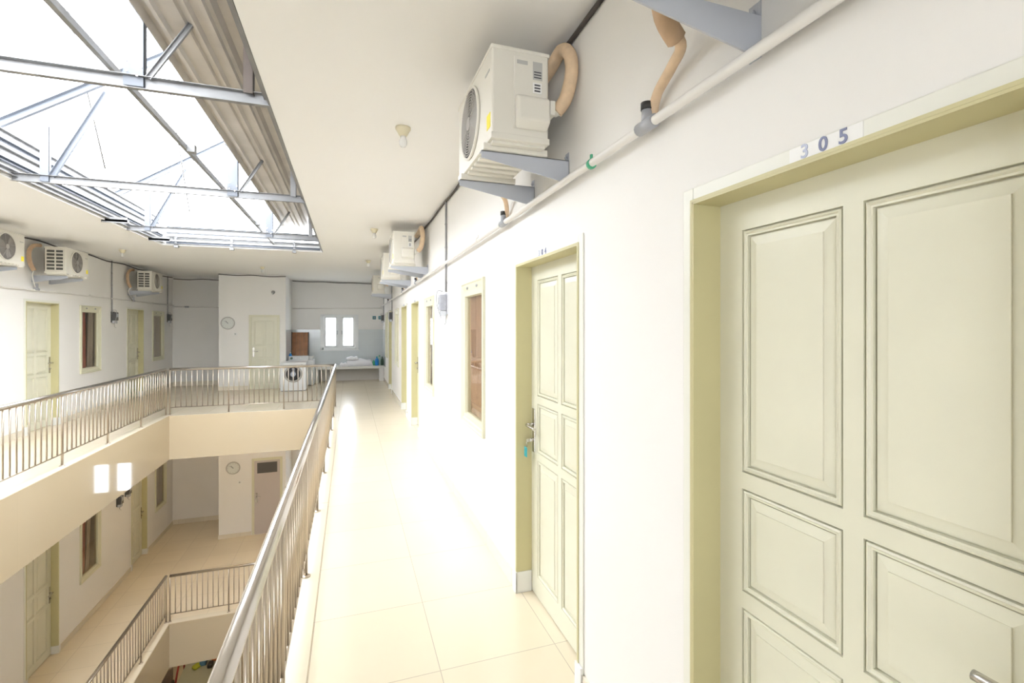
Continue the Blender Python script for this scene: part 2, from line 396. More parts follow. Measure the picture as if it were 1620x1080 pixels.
def make_door(loc, rz, latch, label, number=None, leafmat=None, tagd=False, recess=.09, detail=True):
    global dn; dn += 1
    t = empty('door_%d' % dn, loc, rz, label, 'door', kind='structure')
    hw = DW/2
    # architrave (white painted band) + shade-toned reveals + threshold
    tr = bmesh.new()
    for b in ((-.008, 0, hw, hw+.045, .0, DH+.045), (-.008, 0, -hw-.045, -hw, .0, DH+.045), (-.008, 0, -hw, hw, DH, DH+.045)): box(tr, *b)
    obj('architrave', tr, TRIMW, t, bevel=.003)
    fr = bmesh.new()
    for s in (-1, 1):
        a, b = sorted((s*hw, s*(hw-.006))); box(fr, -.012, recess+.0, a, b, .0, DH)
        a, b = sorted((s*hw, s*(hw+.008))); box(fr, -.013, -.0082, a, b, .0, DH+.008)
    box(fr, -.012, recess, -hw, hw, DH-.006, DH)
    box(fr, -.013, -.0082, -hw, hw, DH, DH+.008)
    obj('door_frame', fr, REVEAL_SHADED, t)
    sb = bmesh.new()
    for s in (-1, 1):
        a, b = sorted((s*(hw+.048), s*(hw-.012))); box(sb, -.016, recess-.002, a, b, 0, .13) if False else None
        a, b = sorted((s*(hw-.014), s*(hw-.006))); box(sb, -.016, recess-.002, a, b, .0, .13)
        a, b = sorted((s*(hw-.014), s*(hw+.047))); box(sb, -.020, -.008, a, b, .0, .13)
    obj('skirting_block', sb, WHITET, t, bevel=.002)
    if 'leaf%d' % latch not in _door_cache:
        lo = obj('door_leaf', leaf_bm(latch), DOORM, t, (recess, 0, 0)); _door_cache['leaf%d' % latch] = lo.data
    else:
        lo = bpy.data.objects.new('door_leaf', _door_cache['leaf%d' % latch]); C.objects.link(lo); lo.parent = t; lo.location = (recess, 0, 0)
    # handle: long plate with lever and lock
    py = latch*(hw-.045); inn = -latch
    pl = bmesh.new(); box(pl, recess-.006, recess, py-.021, py+.021, .88, 1.15)
    h = obj('door_handle', pl, CHROME, t, bevel=.004)
    lv = bmesh.new()
    tube(lv, [(recess-.004, py, 1.05), (recess-.045, py, 1.05)], .011, 12)
    tube(lv, [(recess-.048, py-inn*.004, 1.05), (recess-.052, py+inn*.03, 1.05), (recess-.052, py+inn*.135, 1.05)], .0095, 10, smooth=5)
    lathe(lv, [(.010, recess-.022), (.011, recess-.02), (.013, recess-.004)], 14, (0, py, .955), 'X')
    obj('lever', lv, CHROME, h)
    if tagd:
        kb = bmesh.new(); box(kb, recess-.05, recess-.02, py-.0015, py+.0015, .945, .965); tube(kb, [(recess-.045, py, .95), (recess-.05, py, .93), (recess-.045, py, .915)], .002, 6)
        kk = obj('key', kb, CHROME, h)
        kt = bmesh.new(); box(kt, recess-.058, recess-.052, py-.021, py+.021, .855, .915); obj('key_tag', kt, TEAL, kk, bevel=.004)
    if number:
        pb = bmesh.new(); box(pb, -.0095, -.008, -.085, .085, DH+.006, DH+.042)
        p = obj('number_plate', pb, LBLW, t)
        for k, chh in enumerate(number):
            put_text(p, chh, .044, (-.0105, .045-.045*k, DH+.0245), NUML if k == 0 else NUMB, name='digit')
    return t
ordn = {'305': 'nearest sage green six-panel door on the right wall, plate reading 305',
        '304': 'second sage six-panel door on the right wall, with a teal key tag in its lock',
        '303': 'third sage door on the right wall, first past the two white-framed windows',
        '302': 'fourth sage door on the right wall, just before the third window',
        '301': 'farthest sage door on the right wall, near the laundry bench'}
for y, la, no in R_DOORS: make_door((XR, y, 0), 0, la, ordn[no], number=no, tagd=(no == '304'))
make_door((XL, L_DOORS[0][0], 0), math.pi, -1*-1*L_DOORS[0][1], 'pale sage door on the upper left wall, nearest of the two there')
make_door((XL, L_DOORS[1][0], 0), math.pi, L_DOORS[1][1], 'olive-looking sage door on the upper left wall, between its two windows')
make_door((XL, LL_DOORS[0][0], -FF), math.pi, -1, 'olive sage door of the lower floor at the far left edge')
make_door((XL, LL_DOORS[1][0], -FF), math.pi, -1, 'shaded olive door of the lower floor, between its two windows')

# ------------------------------------------------------------------ windows in the corridor walls
wn_ = 0
def curtain_bm(y0, y1, z0, z1, x, amp=.018, waves=5, lean=0):
    bm = bmesh.new(); N = waves*8; cols = []
    for i in range(N+1):
        t = i/N; yy = y0+(y1-y0)*t; xx = x+amp*math.sin(t*waves*2*math.pi)+.004*math.sin(t*37)
        cols.append([bm.verts.new((xx+.002*k, yy+lean*(k/6.0), z1+(z0-z1)*k/6)) for k in range(7)])
    for a, b in zip(cols, cols[1:]):
        for k in range(6):
            f = bm.faces.new((a[k], b[k], b[k+1], a[k+1])); f.smooth = True
    return bm
def make_window(loc, rz, label, curtains):
    global wn_; wn_ += 1
    t = empty('window_%d' % wn_, loc, rz, label, 'window', kind='structure')
    hw = WW/2; z0, z1 = WZ0, WZ1
    fr = bmesh.new()
    # casing ring with moulded outer edge, and inner sash
    outer = [(0, 0), (0, -.022), (.012, -.026), (.022, -.018), (.045, -.016), (.055, -.008), (.088, -.006), (.092, .012)]
    rings = []
    for off, x in outer:
        o2 = off if off < .06 else off
        zt = z1-off*(1.35 if off > .05 else 1)
        rings.append([fr.verts.new(p) for p in ((x, -hw+off, z0+off), (x, hw-off, z0+off), (x, hw-off, zt), (x, -hw+off, zt))])
    for a, b in zip(rings, rings[1:]):
        for k in range(4): fr.faces.new((a[k], a[(k+1)%4], b[(k+1)%4], b[k]))
    for b in ((.012, .05, -hw+.03, -hw+.093, z0+.03, z1-.03), (.012, .05, hw-.093, hw-.03, z0+.03, z1-.03), (.012, .05, -hw+.09, hw-.09, z0+.03, z0+.093), (.012, .05, -hw+.09, hw-.09, z1-.125, z1-.03)): box(fr, *b)
    f = obj('window_frame', fr, FRAMEM, t)
    for s in (-1, 1):
        v = bmesh.new(); lathe(v, [(.0, -.003), (.011, -.003), (.013, 0)], 12, (0, 0, 0), 'X')
        for q in v.verts: q.co.y *= 2.6
        obj('vent_slot', v, COND, f, (-.016, s*.16, z1-.05))
    p = bmesh.new(); box(p, .022, .026, -hw+.088, hw-.088, z0+.088, z1-.118); obj('pane', p, GLASS, t)
    for (a, b, m, lean) in curtains:
        co = obj('curtain', curtain_bm(a, b, z0+.02, z1-.08, .048, amp=.012, waves=max(2, int((b-a)/.05)), lean=lean), m, t)
        sm = co.modifiers.new('thickness', 'SOLIDIFY'); sm.thickness = .003
    return t
for y, lab, cu in zip(R_WINS, ('nearest sage framed window on the right wall, brown reflections in its pane',
                              'second framed window on the right wall, mirroring the bright laundry window',
                              'third framed window on the right wall, just past the fourth door',
                              'farthest narrow framed window on the right wall, beside the bench'),
                      ([(-.30, .1, CURP, 0), (.1, .30, CURP, 0)], [(-.3, .3, CURW, 0)], [(-.3, .3, CURW, 0)], [(-.3, .3, CURW, 0)])):
    make_window((XR, y, 0), 0, lab, cu)
make_window((XL, L_WINS[0], 0), math.pi, 'upper left window with a red curtain and a pale one', [(.07, .30, CURR, -.06), (-.24, -.03, CURW, .03)])
make_window((XL, L_WINS[1], 0), math.pi, 'upper left window nearest the corner, one pale curtain in a dark pane', [(-.04, .16, CURW, 0)])
make_window((XL, LL_WINS[0], -FF), math.pi, 'lower floor window with dark red curtain, cut by the edge beam', [(.06, .30, CURR, 0), (-.14, 0, CURW, .05)])
make_window((XL, LL_WINS[1], -FF), math.pi, 'lower floor window nearest the corner, one pale curtain in a dark pane', [(-.02, .13, CURW, 0)])

# back (laundry) windows
def back_window(z, label):
    global wn_; wn_ += 1
    t = empty('window_%d' % wn_, ((BWX0+BWX1)/2, YB, z), 0, label, 'window', kind='structure')
    h = (BWX1-BWX0)/2; z0, z1 = BWZ0, BWZ1
    fr = bmesh.new()
    for b in ((-h-.05, -h+.045, -.03, .1, z0-.05, z1+.04), (h-.045, h+.05, -.03, .1, z0-.05, z1+.04), (-h, h, -.03, .1, z0-.05, z0+.02), (-h, h, -.03, .1, z1-.02, z1+.04), (-.035, .035, -.03, .1, z0, z1)): box(fr, *b)
    obj('window_frame', fr, WHITEP, t, bevel=.004)
    for s in (-1, 1):
        c = s*h/2; hh = h/2-.035
        sb = bmesh.new()
        for b in ((c-hh, c-hh+.075, .0, .045, z0+.02, z1-.02), (c+hh-.075, c+hh, .0, .045, z0+.02, z1-.02), (c-hh+.05, c+hh-.05, .0, .045, z0+.02, z0+.08), (c-hh+.05, c+hh-.05, .0, .045, z1-.07, z1-.02)): box(sb, *b)
        so = obj('sash', sb, WHITEP, t)
        pb = bmesh.new(); box(pb, c-hh+.05, c+hh-.05, .018, .022, z0+.075, z1-.065); obj('pane', pb, CLEAR, so)
        hb = bmesh.new(); box(hb, c-s*(hh-.045), c-s*(hh-.065), -.025, .0, z0+.45, z0+.56) if False else box(hb, min(c-s*(hh-.02), c-s*(hh-.04)), max(c-s*(hh-.02), c-s*(hh-.04)), -.02, .0, z0+.42, z0+.54)
        obj('window_handle', hb, GREYPVC, so, bevel=.003)
    sl = bmesh.new(); box(sl, -h-.07, h+.07, -.06, 0, z0-.075, z0-.05); obj('window_sill', sl, WHITEP, t, bevel=.004)
back_window(0, 'bright white twin window above the laundry bench')
back_window(-FF, 'bright twin window of the lower floor, seen only mirrored in the glossy beam')

# box doors
def box_door(x0, x1, z, top, latch, label, upper):
    global dn; dn += 1
    t = empty('door_%d' % dn, ((x0+x1)/2, BY, z), 0, label, 'door', kind='structure')
    h = (x1-x0)/2
    fr = bmesh.new()
    for b in ((-h-.035, -h+.025, -.022, 0, 0, top+.04), (h-.025, h+.035, -.022, 0, 0, top+.04), (-h+.025, h-.025, -.022, 0, top-.025, top+.04)): box(fr, *b)
    obj('door_frame', fr, FRAMEM, t, bevel=.003)
    if upper:
        bm = leaf_bm(latch)
        # local: x->depth, y->width; map to x=-y, y=x
        sc = (h-.027)/(DW/2-.006); sz = (top-.03)/(DH-.006)
        for v in bm.verts: v.co = Vector((-v.co.y*sc, v.co.x*.4-.016, v.co.z*sz))
        obj('door_leaf', bm, DOORM, t)
    else:
        lb = bmesh.new(); 
        for b in ((-h+.025, h-.025, -.008, -.001, 0.01, top-.025), (-h+.025, -h+.09, -.013, -.008, .01, top-.025), (h-.09, h-.025, -.013, -.008, .01, top-.025), (-h+.09, h-.09, -.013, -.008, .01, .08), (-h+.09, h-.09, -.013, -.008, top-.42, top-.36), (-h+.09, h-.09, -.013, -.008, top-.08, top-.025)): box(lb, *b)
        l = obj('door_leaf', lb, PVCDOOR, t)
        vb = bmesh.new(); box(vb, -h+.09, h-.09, -.012, -.008, top-.36, top-.08); obj('vent_pane', vb, ACD, l)
    hb = bmesh.new(); px = -h+.075; box(hb, px-.02, px+.02, -.026, -.016, .85, 1.1); tube(hb, [(px, -.02, 1.0), (px, -.06, 1.0), (px+.11, -.06, 1.0)], .009, 8, smooth=4)
    obj('door_handle', hb, CHROME, t)
box_door(-2.47, -1.81, 0, 1.92, 1, 'olive sage panelled door beside the clock on the projecting wall, upper floor', True)
box_door(-2.40, -1.74, -FF, 1.97, 1, 'grey door with a dark top pane beside the lower floor clock', False)

# ------------------------------------------------------------------ railings
_bal = {}
def baluster_mesh(r, z0, z1, key, m):
    if key not in _bal:
        bm = bmesh.new(); tube(bm, [(0,0,z0), (0,0,z1)], r, 10)
        bmesh.ops.recalc_face_normals(bm, faces=bm.faces)
        me = bpy.data.meshes.new('baluster'); bm.to_mesh(me); bm.free(); me.materials.append(m); _bal[key] = me
    return _bal[key]
def post_mesh():
    if 'post' not in _bal:
        bm = bmesh.new(); tube(bm, [(0,0,.004), (0,0,.85)], .0125, 12); lathe(bm, [(.03, .0), (.03, .006), (.016, .012)], 16)
        bmesh.ops.recalc_face_normals(bm, faces=bm.faces)
        me = bpy.data.meshes.new('post'); bm.to_mesh(me); bm.free(); me.materials.append(STEELB); _bal['post'] = me
    return _bal['post']
RH = .88
def railing(origin, direction, bays, bay, label, first_post=True, nb=10):
    t = empty('railing', origin, 0, label, 'railing')
    d = Vector(direction); L = bays*bay
    hb = bmesh.new(); tube(hb, [d*-.0, d*L], .0255, 20)
    for v in hb.verts: v.co.z += RH-.026
    obj('handrail', hb, STEEL, t)
    bb = bmesh.new(); tube(bb, [d*0, d*L], .0085, 8)
    for v in bb.verts: v.co.z += .145
    obj('bottom_rail', bb, STEELB, t)
    for i in range(bays+1):
        if i == 0 and not first_post: continue
        p = bpy.data.objects.new('post', post_mesh()); C.objects.link(p); p.parent = t; p.location = d*(i*bay)
    for i in range(bays):
        for k in range(1, nb+1):
            b = bpy.data.objects.new('baluster', baluster_mesh(.0078, .145, RH-.045, 'b', STEELB)); C.objects.link(b); b.parent = t
            b.location = d*((i+k/(nb+1))*bay)
    return t
RX, LX, RY = -.275, -3.22, 10.40
railing((RX, RY-1.165*10, .006), (0, 1, 0), 10, 1.165, 'steel railing along the right corridor, its handrail running toward the camera')
railing((LX, RY-1.12*6, .006), (0, 1, 0), 6, 1.12, 'steel railing in front of the upper left wall')
railing((LX+.06, RY+.0, .006), (1, 0, 0), 3, .96, 'steel railing across the far end of the well, upper floor')
railing((LX, RY-1.12*6, -FF+.006), (0, 1, 0), 6, 1.12, 'steel railing of the lower floor on the left side of the well')
railing((LX+.06, RY+.0, -FF+.006), (1, 0, 0), 3, .96, 'steel railing of the lower floor across the far end of the well')

# ------------------------------------------------------------------ air conditioner outdoor units
AH, AL, AD = .40, .66, .27
def make_ac():
    t = empty('outdoor_unit')
    x0, x1, y0, y1 = -AD/2, AD/2, -AL/2, AL/2
    b = bmesh.new(); box(b, x0, x1, y0, y1, .0, AH); cs = obj('casing', b, ACW, t, bevel=.012, seg=3)
    b = bmesh.new(); box(b, x0-.004, x1+.004, y0-.004, y1+.004, AH-.012, AH+.006); obj('lid', b, ACW, t, bevel=.006)
    # base pan with ribs and feet
    b = bmesh.new(); box(b, x0-.003, x1+.003, y0-.003, y1+.003, -.006, .022)
    for i in range(9):
        yy = y0+.04+i*(AL-.08)/8; box(b, x0+.01, x1-.01, yy-.018, yy+.018, -.018, -.004)
    for yy in (y0+.08, y1-.13): box(b, x0-.02, x1+.02, yy-.02, yy+.02, -.035, -.006)
    obj('base_pan', b, ACW, t, bevel=.003)
    # service end is -y : panel, cover, stickers
    b = bmesh.new(); box(b, x0+.10, x1-.012, y0-.006, y0, .05, AH-.03); obj('service_panel', b, ACW, t, bevel=.004)
    b = bmesh.new(); prism(b, [(x0+.105, y0-.004, .20), (x0+.105, y0-.045, .18), (x0+.105, y0-.05, .075), (x0+.105, y0-.004, .045)], (.155, 0, 0)); obj('valve_cover', b, ACW, t, bevel=.012, seg=3)
    b = bmesh.new(); lathe(b, [(.018, 0), (.018, .045), (.012, .05), (.012, .07)], 12, (x1+.01, y0+.03, .16), 'X'); box(b, x1-.005, x1+.02, y0-.03, y0+.07, .12, .185); obj('service_valve', b, ACW, t, bevel=.004)
    b = bmesh.new(); box(b, x0+.115, x0+.165, y0-.0075, y0-.006, .335, .352); obj('nameplate', b, LBLG, t)
    b = bmesh.new(); box(b, x0+.19, x0+.235, y0-.0075, y0-.006, .275, .355); s = obj('grey_label', b, LBLG, t)
    b = bmesh.new()
    for k in range(3): box(b, x0+.195, x0+.23, y0-.0082, y0-.0075, .283+k*.012, .288+k*.012)
    obj('print', b, INK, s)
    b = bmesh.new(); box(b, x0+.19, x0+.232, y0-.0075, y0-.006, .215, .262); s = obj('white_label', b, LBLW, t)
    b = bmesh.new()
    for k in range(3): box(b, x0+.197, x0+.225, y0-.0082, y0-.0075, .222+k*.013, .229+k*.013)
    obj('print', b, INK, s)
    b = bmesh.new(); box(b, x1-.03, x1-.012, y0-.0078, y0-.006, .07, .10); obj('yellow_dot', b, YEL, t)
    b = bmesh.new(); box(b, x0-.0015, x0, y0+.02, y0+.075, .05, .115); obj('yellow_sticker', b, YEL, t)
    b = bmesh.new(); box(b, x0-.002, x0, y0+.03, y0+.10, .30, .31); obj('badge', b, LBLG, t)
    # fan
    fy, fz, fr = y0+.37, .20, .165
    b = bmesh.new(); lathe(b, [(fr+.012, x0-.001), (fr+.012, x0-.012), (fr+.002, x0-.014), (fr, x0-.002)], 40, (0, fy, fz), 'X'); obj('fan_ring', b, ACW, t)
    b = bmesh.new(); lathe(b, [(fr, x0-.002), (fr, x0-.006)], 40, (0, fy, fz), 'X'); obj('fan_cavity', b, ACD, t)
    b = bmesh.new()
    for k in range(11):
        r = .03+k*.0125; pts = [(x0-.012, fy+r*math.cos(a*math.pi/14), fz+r*math.sin(a*math.pi/14)) for a in range(29)]; tube(b, pts, .0028, 5, caps=False)
    for k in range(8):
        a = k*math.pi/4+.2; tube(b, [(x0-.013, fy+.03*math.cos(a), fz+.03*math.sin(a)), (x0-.011, fy+fr*math.cos(a+.35), fz+fr*math.sin(a+.35))], .003, 5)
    lathe(b, [(.034, x0-.010), (.032, x0-.017)], 20, (0, fy, fz), 'X')
    obj('fan_grille', b, ACG, t)
    b = bmesh.new()
    for k in range(3):
        a = k*2*math.pi/3
        pts = [(x0-.008, fy+r*math.cos(a+q), fz+r*math.sin(a+q)) for r, q in ((.03,-.3),(.14,-.1),(.15,.5),(.1,.75),(.03,.5))]
        prism(b, pts, (-.002, 0, 0))
    obj('fan_blades', b, ACG, t)
    # coil end (+y): white lattice over dark fins
    b = bmesh.new(); box(b, x0+.028, x1-.02, y1, y1+.003, .03, AH-.035); cf = obj('coil_fins', b, FIN, t)
    b = bmesh.new()
    for k in range(7):
        zz = .03+k*(AH-.075)/6; box(b, x0+.02, x1-.012, y1+.002, y1+.012, zz, zz+.017)
    for xx in (x0+.02, x0+.125, x1-.03): box(b, xx, xx+.016, y1+.002, y1+.014, .03, AH-.03)
    obj('side_lattice', b, ACW, t)
    b = bmesh.new(); box(b, x1-.001, x1+.006, y0+.1, y1-.005, .02, AH-.02); obj('rear_coil', b, FIN, t)
    return t
def bracket_bm(L, flip=1):
    """triangular pressed-steel wall bracket; wall plate at x=0, arm toward -x, origin at arm top"""
    b = bmesh.new()
    prism(b, [(-L, -.0015, 0), (0, -.0015, 0), (0, -.0015, -.105), (-.018, -.0015, -.104), (-L, -.0015, -.03)], (0, .003, 0))
    box(b, -L, 0, -.0015, flip*.036, -.003, 0) if flip > 0 else box(b, -L, 0, -.036, .0015, -.003, 0)
    if flip > 0: box(b, -.003, 0, -.0015, .036, -.105, .04)
    else: box(b, -.003, 0, -.036, .0015, -.105, .04)
    # lower folded lip
    p = [Vector((-L, 0, -.03)), Vector((-.018, 0, -.104))]
    beam(b, p[0], p[1], .006, .004, kind='S')
    for z in (-.09, .02): lathe(b, [(.007, 0), (.007, -.008)], 8, (-.003, flip*.022, z), 'X')
    return b
ac0 = make_ac()
bz = 2.452
def place_ac(src, side, y, label, xoff=0, hoses=True, z=2.487):
    t = src
    if side > 0: t.location = (.72+xoff, y, z); t.rotation_euler = (0, 0, 0)
    else: t.location = (-4.31, y, z); t.rotation_euler = (0, 0, math.pi)
    tag(t, label, 'air conditioner', 'outdoor air conditioner units high on the corridor walls')
    return t
acs = []
AC_SPEC = [(1, .665, 0, 'outdoor unit above door 305, only its big grey bracket showing at the top edge'),
           (1, 2.31, 0, 'large ivory outdoor unit under the ceiling, nearest whole one on the right wall'),
           (1, 6.62, -.05, 'ivory outdoor unit, second whole one along the right wall'),
           (1, 8.55, -.05, 'ivory outdoor unit half hidden behind the second one on the right wall'),
           (1, 12.2, -.05, 'small far ivory outdoor unit, last before the laundry on the right wall'),
           (-1, 7.91, 0, 'outdoor unit cut by the left edge of the frame, fan and yellow sticker showing'),
           (-1, 9.57, 0, 'outdoor unit on the left wall with lattice side, above the nearest left door'),
           (-1, 12.93, 0, 'small outdoor unit on the left wall near the corner')]
for i, (side, y, xo, lab) in enumerate(AC_SPEC):
    t = ac0 if i == 0 else copy_tree(ac0)
    acs.append(place_ac(t, side, y, lab, xo))
# brackets and hoses after copying so each sits right against its own wall
_br = {}
for (side, y, xo, lab), t in zip(AC_SPEC, acs):
    Lx = .435 - (xo if side > 0 else 0)*.0 + (.05 if xo else 0)
    wx = (XR - (.72+xo)) if side > 0 else (-XL - 4.31) # distance of wall in local +x
    wx = abs(wx)
    for yy in (-.25, .275 if y < 1 else .20):
        key = round(Lx, 3)
        if key not in _br:
            o = obj('bracket', bracket_bm(Lx), BRKT, t); _br[key] = o.data
        else:
            o = bpy.data.objects.new('bracket', _br[key]); C.objects.link(o); o.parent = t
        o.location = (wx, yy, -.035)
    # wrapped refrigerant pipe from the valve up to the ceiling corner
    hb = bmesh.new(); y0 = -AL/2
    if side > 0:
        tube(hb, [(AD/2+.05, y0+.03, .165), (AD/2+.085, y0+.0, .22), (AD/2+.10, y0-.03, .33), (AD/2+.10, y0+.0, .43), (AD/2+.10, y0+.09, .485), (AD/2+.09, y0+.2, .45), (AD/2+.08, y0+.40, .43)], .031, 12, smooth=6)
    else:
        tube(hb, [(AD/2+.09, AL/2+.07, .02), (AD/2+.13, AL/2+.09, .14), (AD/2+.14, AL/2+.09, .30), (AD/2+.12, AL/2+.03, .40), (AD/2+.1, AL/2-.1, .43)], .028, 12, smooth=6)
    obj('wrapped_pipe', hb, PEACH if side > 0 else WRAPD, t)
# drain hoses down to the collecting pipe (part of each unit)
def drain(t, pts, r=.012, m=PEACH, collar=True):
    hb = bmesh.new(); loc = t.location; rz = t.rotation_euler[2]
    inv = Matrix.Rotation(-rz, 3, 'Z'); P = [inv @ (Vector(p)-loc) for p in pts]
    tube(hb, P, r, 10, smooth=6); obj('drain_hose', hb, m, t)
PZ = 2.335
drain(acs[0], [(.80, 1.12, 2.62), (.84, 1.145, 2.545), (.93, 1.17, 2.50), (.955, 1.24, 2.475), (.965, 1.33, 2.43), (.975, 1.37, 2.375)], .017)
b = bmesh.new(); tube(b, [(.80-.72, 1.10-.665, 2.63-2.487), (.85-.72, 1.14-.665, 2.545-2.487), (.91-.72, 1.165-.665, 2.507-2.487)], .030, 10, smooth=4); obj('wrapped_pipe', b, WRAPD, acs[0])
drain(acs[1], [(.86, 2.80, 2.50), (.93, 2.86, 2.47), (.965, 2.92, 2.42), (.975, 2.95, 2.375)], .015)
for t, yy in ((acs[2], 7.3), (acs[3], 9.2), (acs[4], 12.8)):
    drain(t, [(.93, yy-.1, 2.48), (.96, yy-.03, 2.42), (.975, yy, 2.36)], .011)
drain(acs[6], [(-4.53, 9.15, 2.5), (-4.58, 9.22, 2.42), (-4.625, 9.39, 2.25)], .008, PVC)
drain(acs[7], [(-4.53, 12.5, 2.5), (-4.60, 12.6, 2.42), (-4.625, 12.89, 2.25)], .008, PVC)

# ------------------------------------------------------------------ pipes, conduits, cables
t = empty('drain_pipe', (XR-.043, 0, PZ), 0, 'white plastic drain pipe running the length of the right wall above the doors', 'pipe')
b = bmesh.new(); tube(b, [(0, -1, .01), (0, 3, 0), (0, 8, -.02), (0, 15.45, -.05)], .016, 12); obj('pipe', b, PVC, t)
for i, yy in enumerate((1.37, 2.95, 7.3, 9.2, 12.8)):
    b = bmesh.new(); z = .01 - .0035*yy; tube(b, [(0, yy-.045, z), (0, yy+.045, z)], .022, 12); tube(b, [(0, yy, z), (0, yy, z+.055)], .018, 12)
    te = obj('tee_fitting', b, GREYPVC, t)
    b = bmesh.new(); tube(b, [(0, yy, z+.05), (0, yy, z+.075)], .0205, 12); obj('rubber_collar', b, DARKR, te)
for yy, m in ((1.76, GREEN), (3.6, PVC), (5.7, PVC)):
    b = bmesh.new(); tube(b, [(0, yy-.008, 0), (0, yy+.008, 0)], .021, 12); box(b, -.004, .004, yy-.006, yy+.006, .018, .04); obj('clip', b, m, t)
t = empty('drain_pipe', (XL+.034, 0, 2.235), 0, 'thin white drain pipe along the upper left wall', 'pipe')
b = bmesh.new(); tube(b, [(0, 4, -.02), (0, YB-.05, .0)], .014, 10); obj('pipe', b, PVC, t)
for yy in (9.39, 12.89):
    b = bmesh.new(); tube(b, [(0, yy-.05, 0), (0, yy+.05, 0)], .022, 10); tube(b, [(0, yy, 0), (0, yy, .09)], .022, 10); obj('tee_fitting', b, GREYPVC, t)
for yy in (7.0, 11.0, 14.0):
    b = bmesh.new(); tube(b, [(0, yy-.01, 0), (0, yy+.01, 0)], .02, 10); obj('clip', b, PVC, t)
t = empty('drain_pipe', (0, YB-.02, 2.2), 0, 'thin drain pipe across the alcove beside the clock wall', 'pipe')
b = bmesh.new(); tube(b, [(XL+.05, 0, .0), (BX0-.01, 0, -.01)], .013, 10); obj('pipe', b, PVC, t)
b = bmesh.new(); tube(b, [(-4.35, 0, 0), (-4.25, 0, 0)], .022, 10); obj('coupling', b, GREYPVC, t)
t = empty('drain_pipe', (0, YB-.02, 2.19), 0, 'thin drain pipe on the end wall above the laundry window', 'pipe')
b = bmesh.new(); tube(b, [(BX1+.01, 0, .0), (XR-.03, 0, .04)], .012, 10); obj('pipe', b, PVC, t)

def cable(name, pts, r, m, label, cat='cable', smooth=3):
    b = bmesh.new(); tube(b, pts, r, 8, smooth=smooth); return tag(obj(name, b, m), label, cat)
def saggy(p0, p1, n, sag, jit=.004):
    p0, p1 = Vector(p0), Vector(p1); out = []
    for i in range(n+1):
        q = p0.lerp(p1, i/n); q.z -= (sag if i % 2 else 0) + random.uniform(0, jit); out.append(q)
    return out
cable('cable', saggy((XR-.014, -1, CEIL-.018), (XR-.014, 15.4, CEIL-.018), 26, .014), .011, CABLE, 'dark cable bundle in the corner of ceiling and right wall')
cable('cable', saggy((XL+.014, 5, CEIL-.02), (XL+.014, 15.45, CEIL-.02), 14, .03), .011, CABLE, 'dark cable sagging under the ceiling along the left wall')
cable('cable', saggy((XL+.03, YB-.014, CEIL-.05), (BX0-.014, YB-.014, CEIL-.03), 4, .02), .010, CABLE, 'dark cable along the top of the alcove wall')
cable('cable', saggy((BX0, BY-.014, CEIL-.02), (BX1+.01, BY-.014, CEIL-.03), 4, .018), .010, CABLE, 'dark cable along the top of the clock wall')
cable('cable', saggy((BX1+.02, YB-.016, CEIL-.02), (XR-.03, YB-.016, CEIL-.03), 6, .012), .010, CABLE, 'dark cable along the top of the end wall over the laundry')
def conduit(x, y, z0, label, cable_lab=None):
    b = bmesh.new(); tube(b, [(x, y, CEIL-.02), (x, y, z0)], .011, 10)
    for z in (2.75, 2.5, 2.12): tube(b, [(x, y, z), (x, y, z+.015)], .014, 10)
    return tag(obj('conduit', b, COND), label, 'conduit')
conduit(XR-.013, 5.06, 2.03, 'grey conduit dropping from the ceiling to the meter box on the right wall')
conduit(XR-.013, 11.95, 2.0, 'thin far conduit on the right wall before the farthest door')
conduit(XR-.013, 14.9, 2.0, 'thin conduit at the very end of the right wall')
conduit(XL+.013, 11.93, 1.9, 'grey conduit on the left wall between first window and second door')
conduit(XL+.013, 15.1, 1.95, 'grey conduit at the far corner of the left wall')
def meter(x, y, z, side, label, dark):
    """box against a wall; side +1: wall on +x"""
    t = empty('meter_box', (x, y, z), 0 if side > 0 else math.pi, label, 'meter box')
    m1 = BOXD if dark else BOXG
    b = bmesh.new(); box(b, -.085, -.012, -.06, .06, .03, .20); obj('case', b, m1, t, bevel=.008)
    b = bmesh.new(); box(b, -.012, 0, -.075, .075, -.01, .215); obj('back_plate', b, BOXC if not dark else m1, t, bevel=.003)
    b = bmesh.new(); box(b, -.07, -.012, -.05, .05, -.03, .028); obj('terminal_cover', b, BOXC, t, bevel=.006)
    b = bmesh.new(); box(b, -.088, -.085, -.04, .04, .10, .17); obj('dial_window', b, BOXC, t)
    b = bmesh.new(); tube(b, [(-.03, .07, .24), (-.09, .072, .24), (-.095, .072, .1), (-.05, .07, -.05)], .004, 6, smooth=4); tube(b, [(-.02, -.05, -.03), (-.02, -.05, -.10), (-.04, -.07, -.12)], .003, 6, smooth=4)
    obj('wire', b, COND, t)
    return t
meter(XR, 5.08, 1.80, 1, 'grey electricity meter hanging under its conduit beside the nearest right window', False)
meter(XR, 11.95, 1.80, 1, 'tiny grey meter box beside the farthest door on the right wall', True)
meter(XR, 14.9, 1.80, 1, 'tiny dark meter box at the very end of the right wall', True)
meter(XL, 11.98, 1.75, -1, 'dark meter box on the left wall under the first conduit', True)
meter(XL, 15.15, 1.78, -1, 'dark meter box in the far corner of the left wall', True)
meter(XL, 12.22, -FF+1.70, -1, 'dark meter box on the lower left wall, just under the beam', True)
meter(XL, 12.62, -FF+1.78, -1, 'second dark meter box on the lower left wall, nearer its door', True)

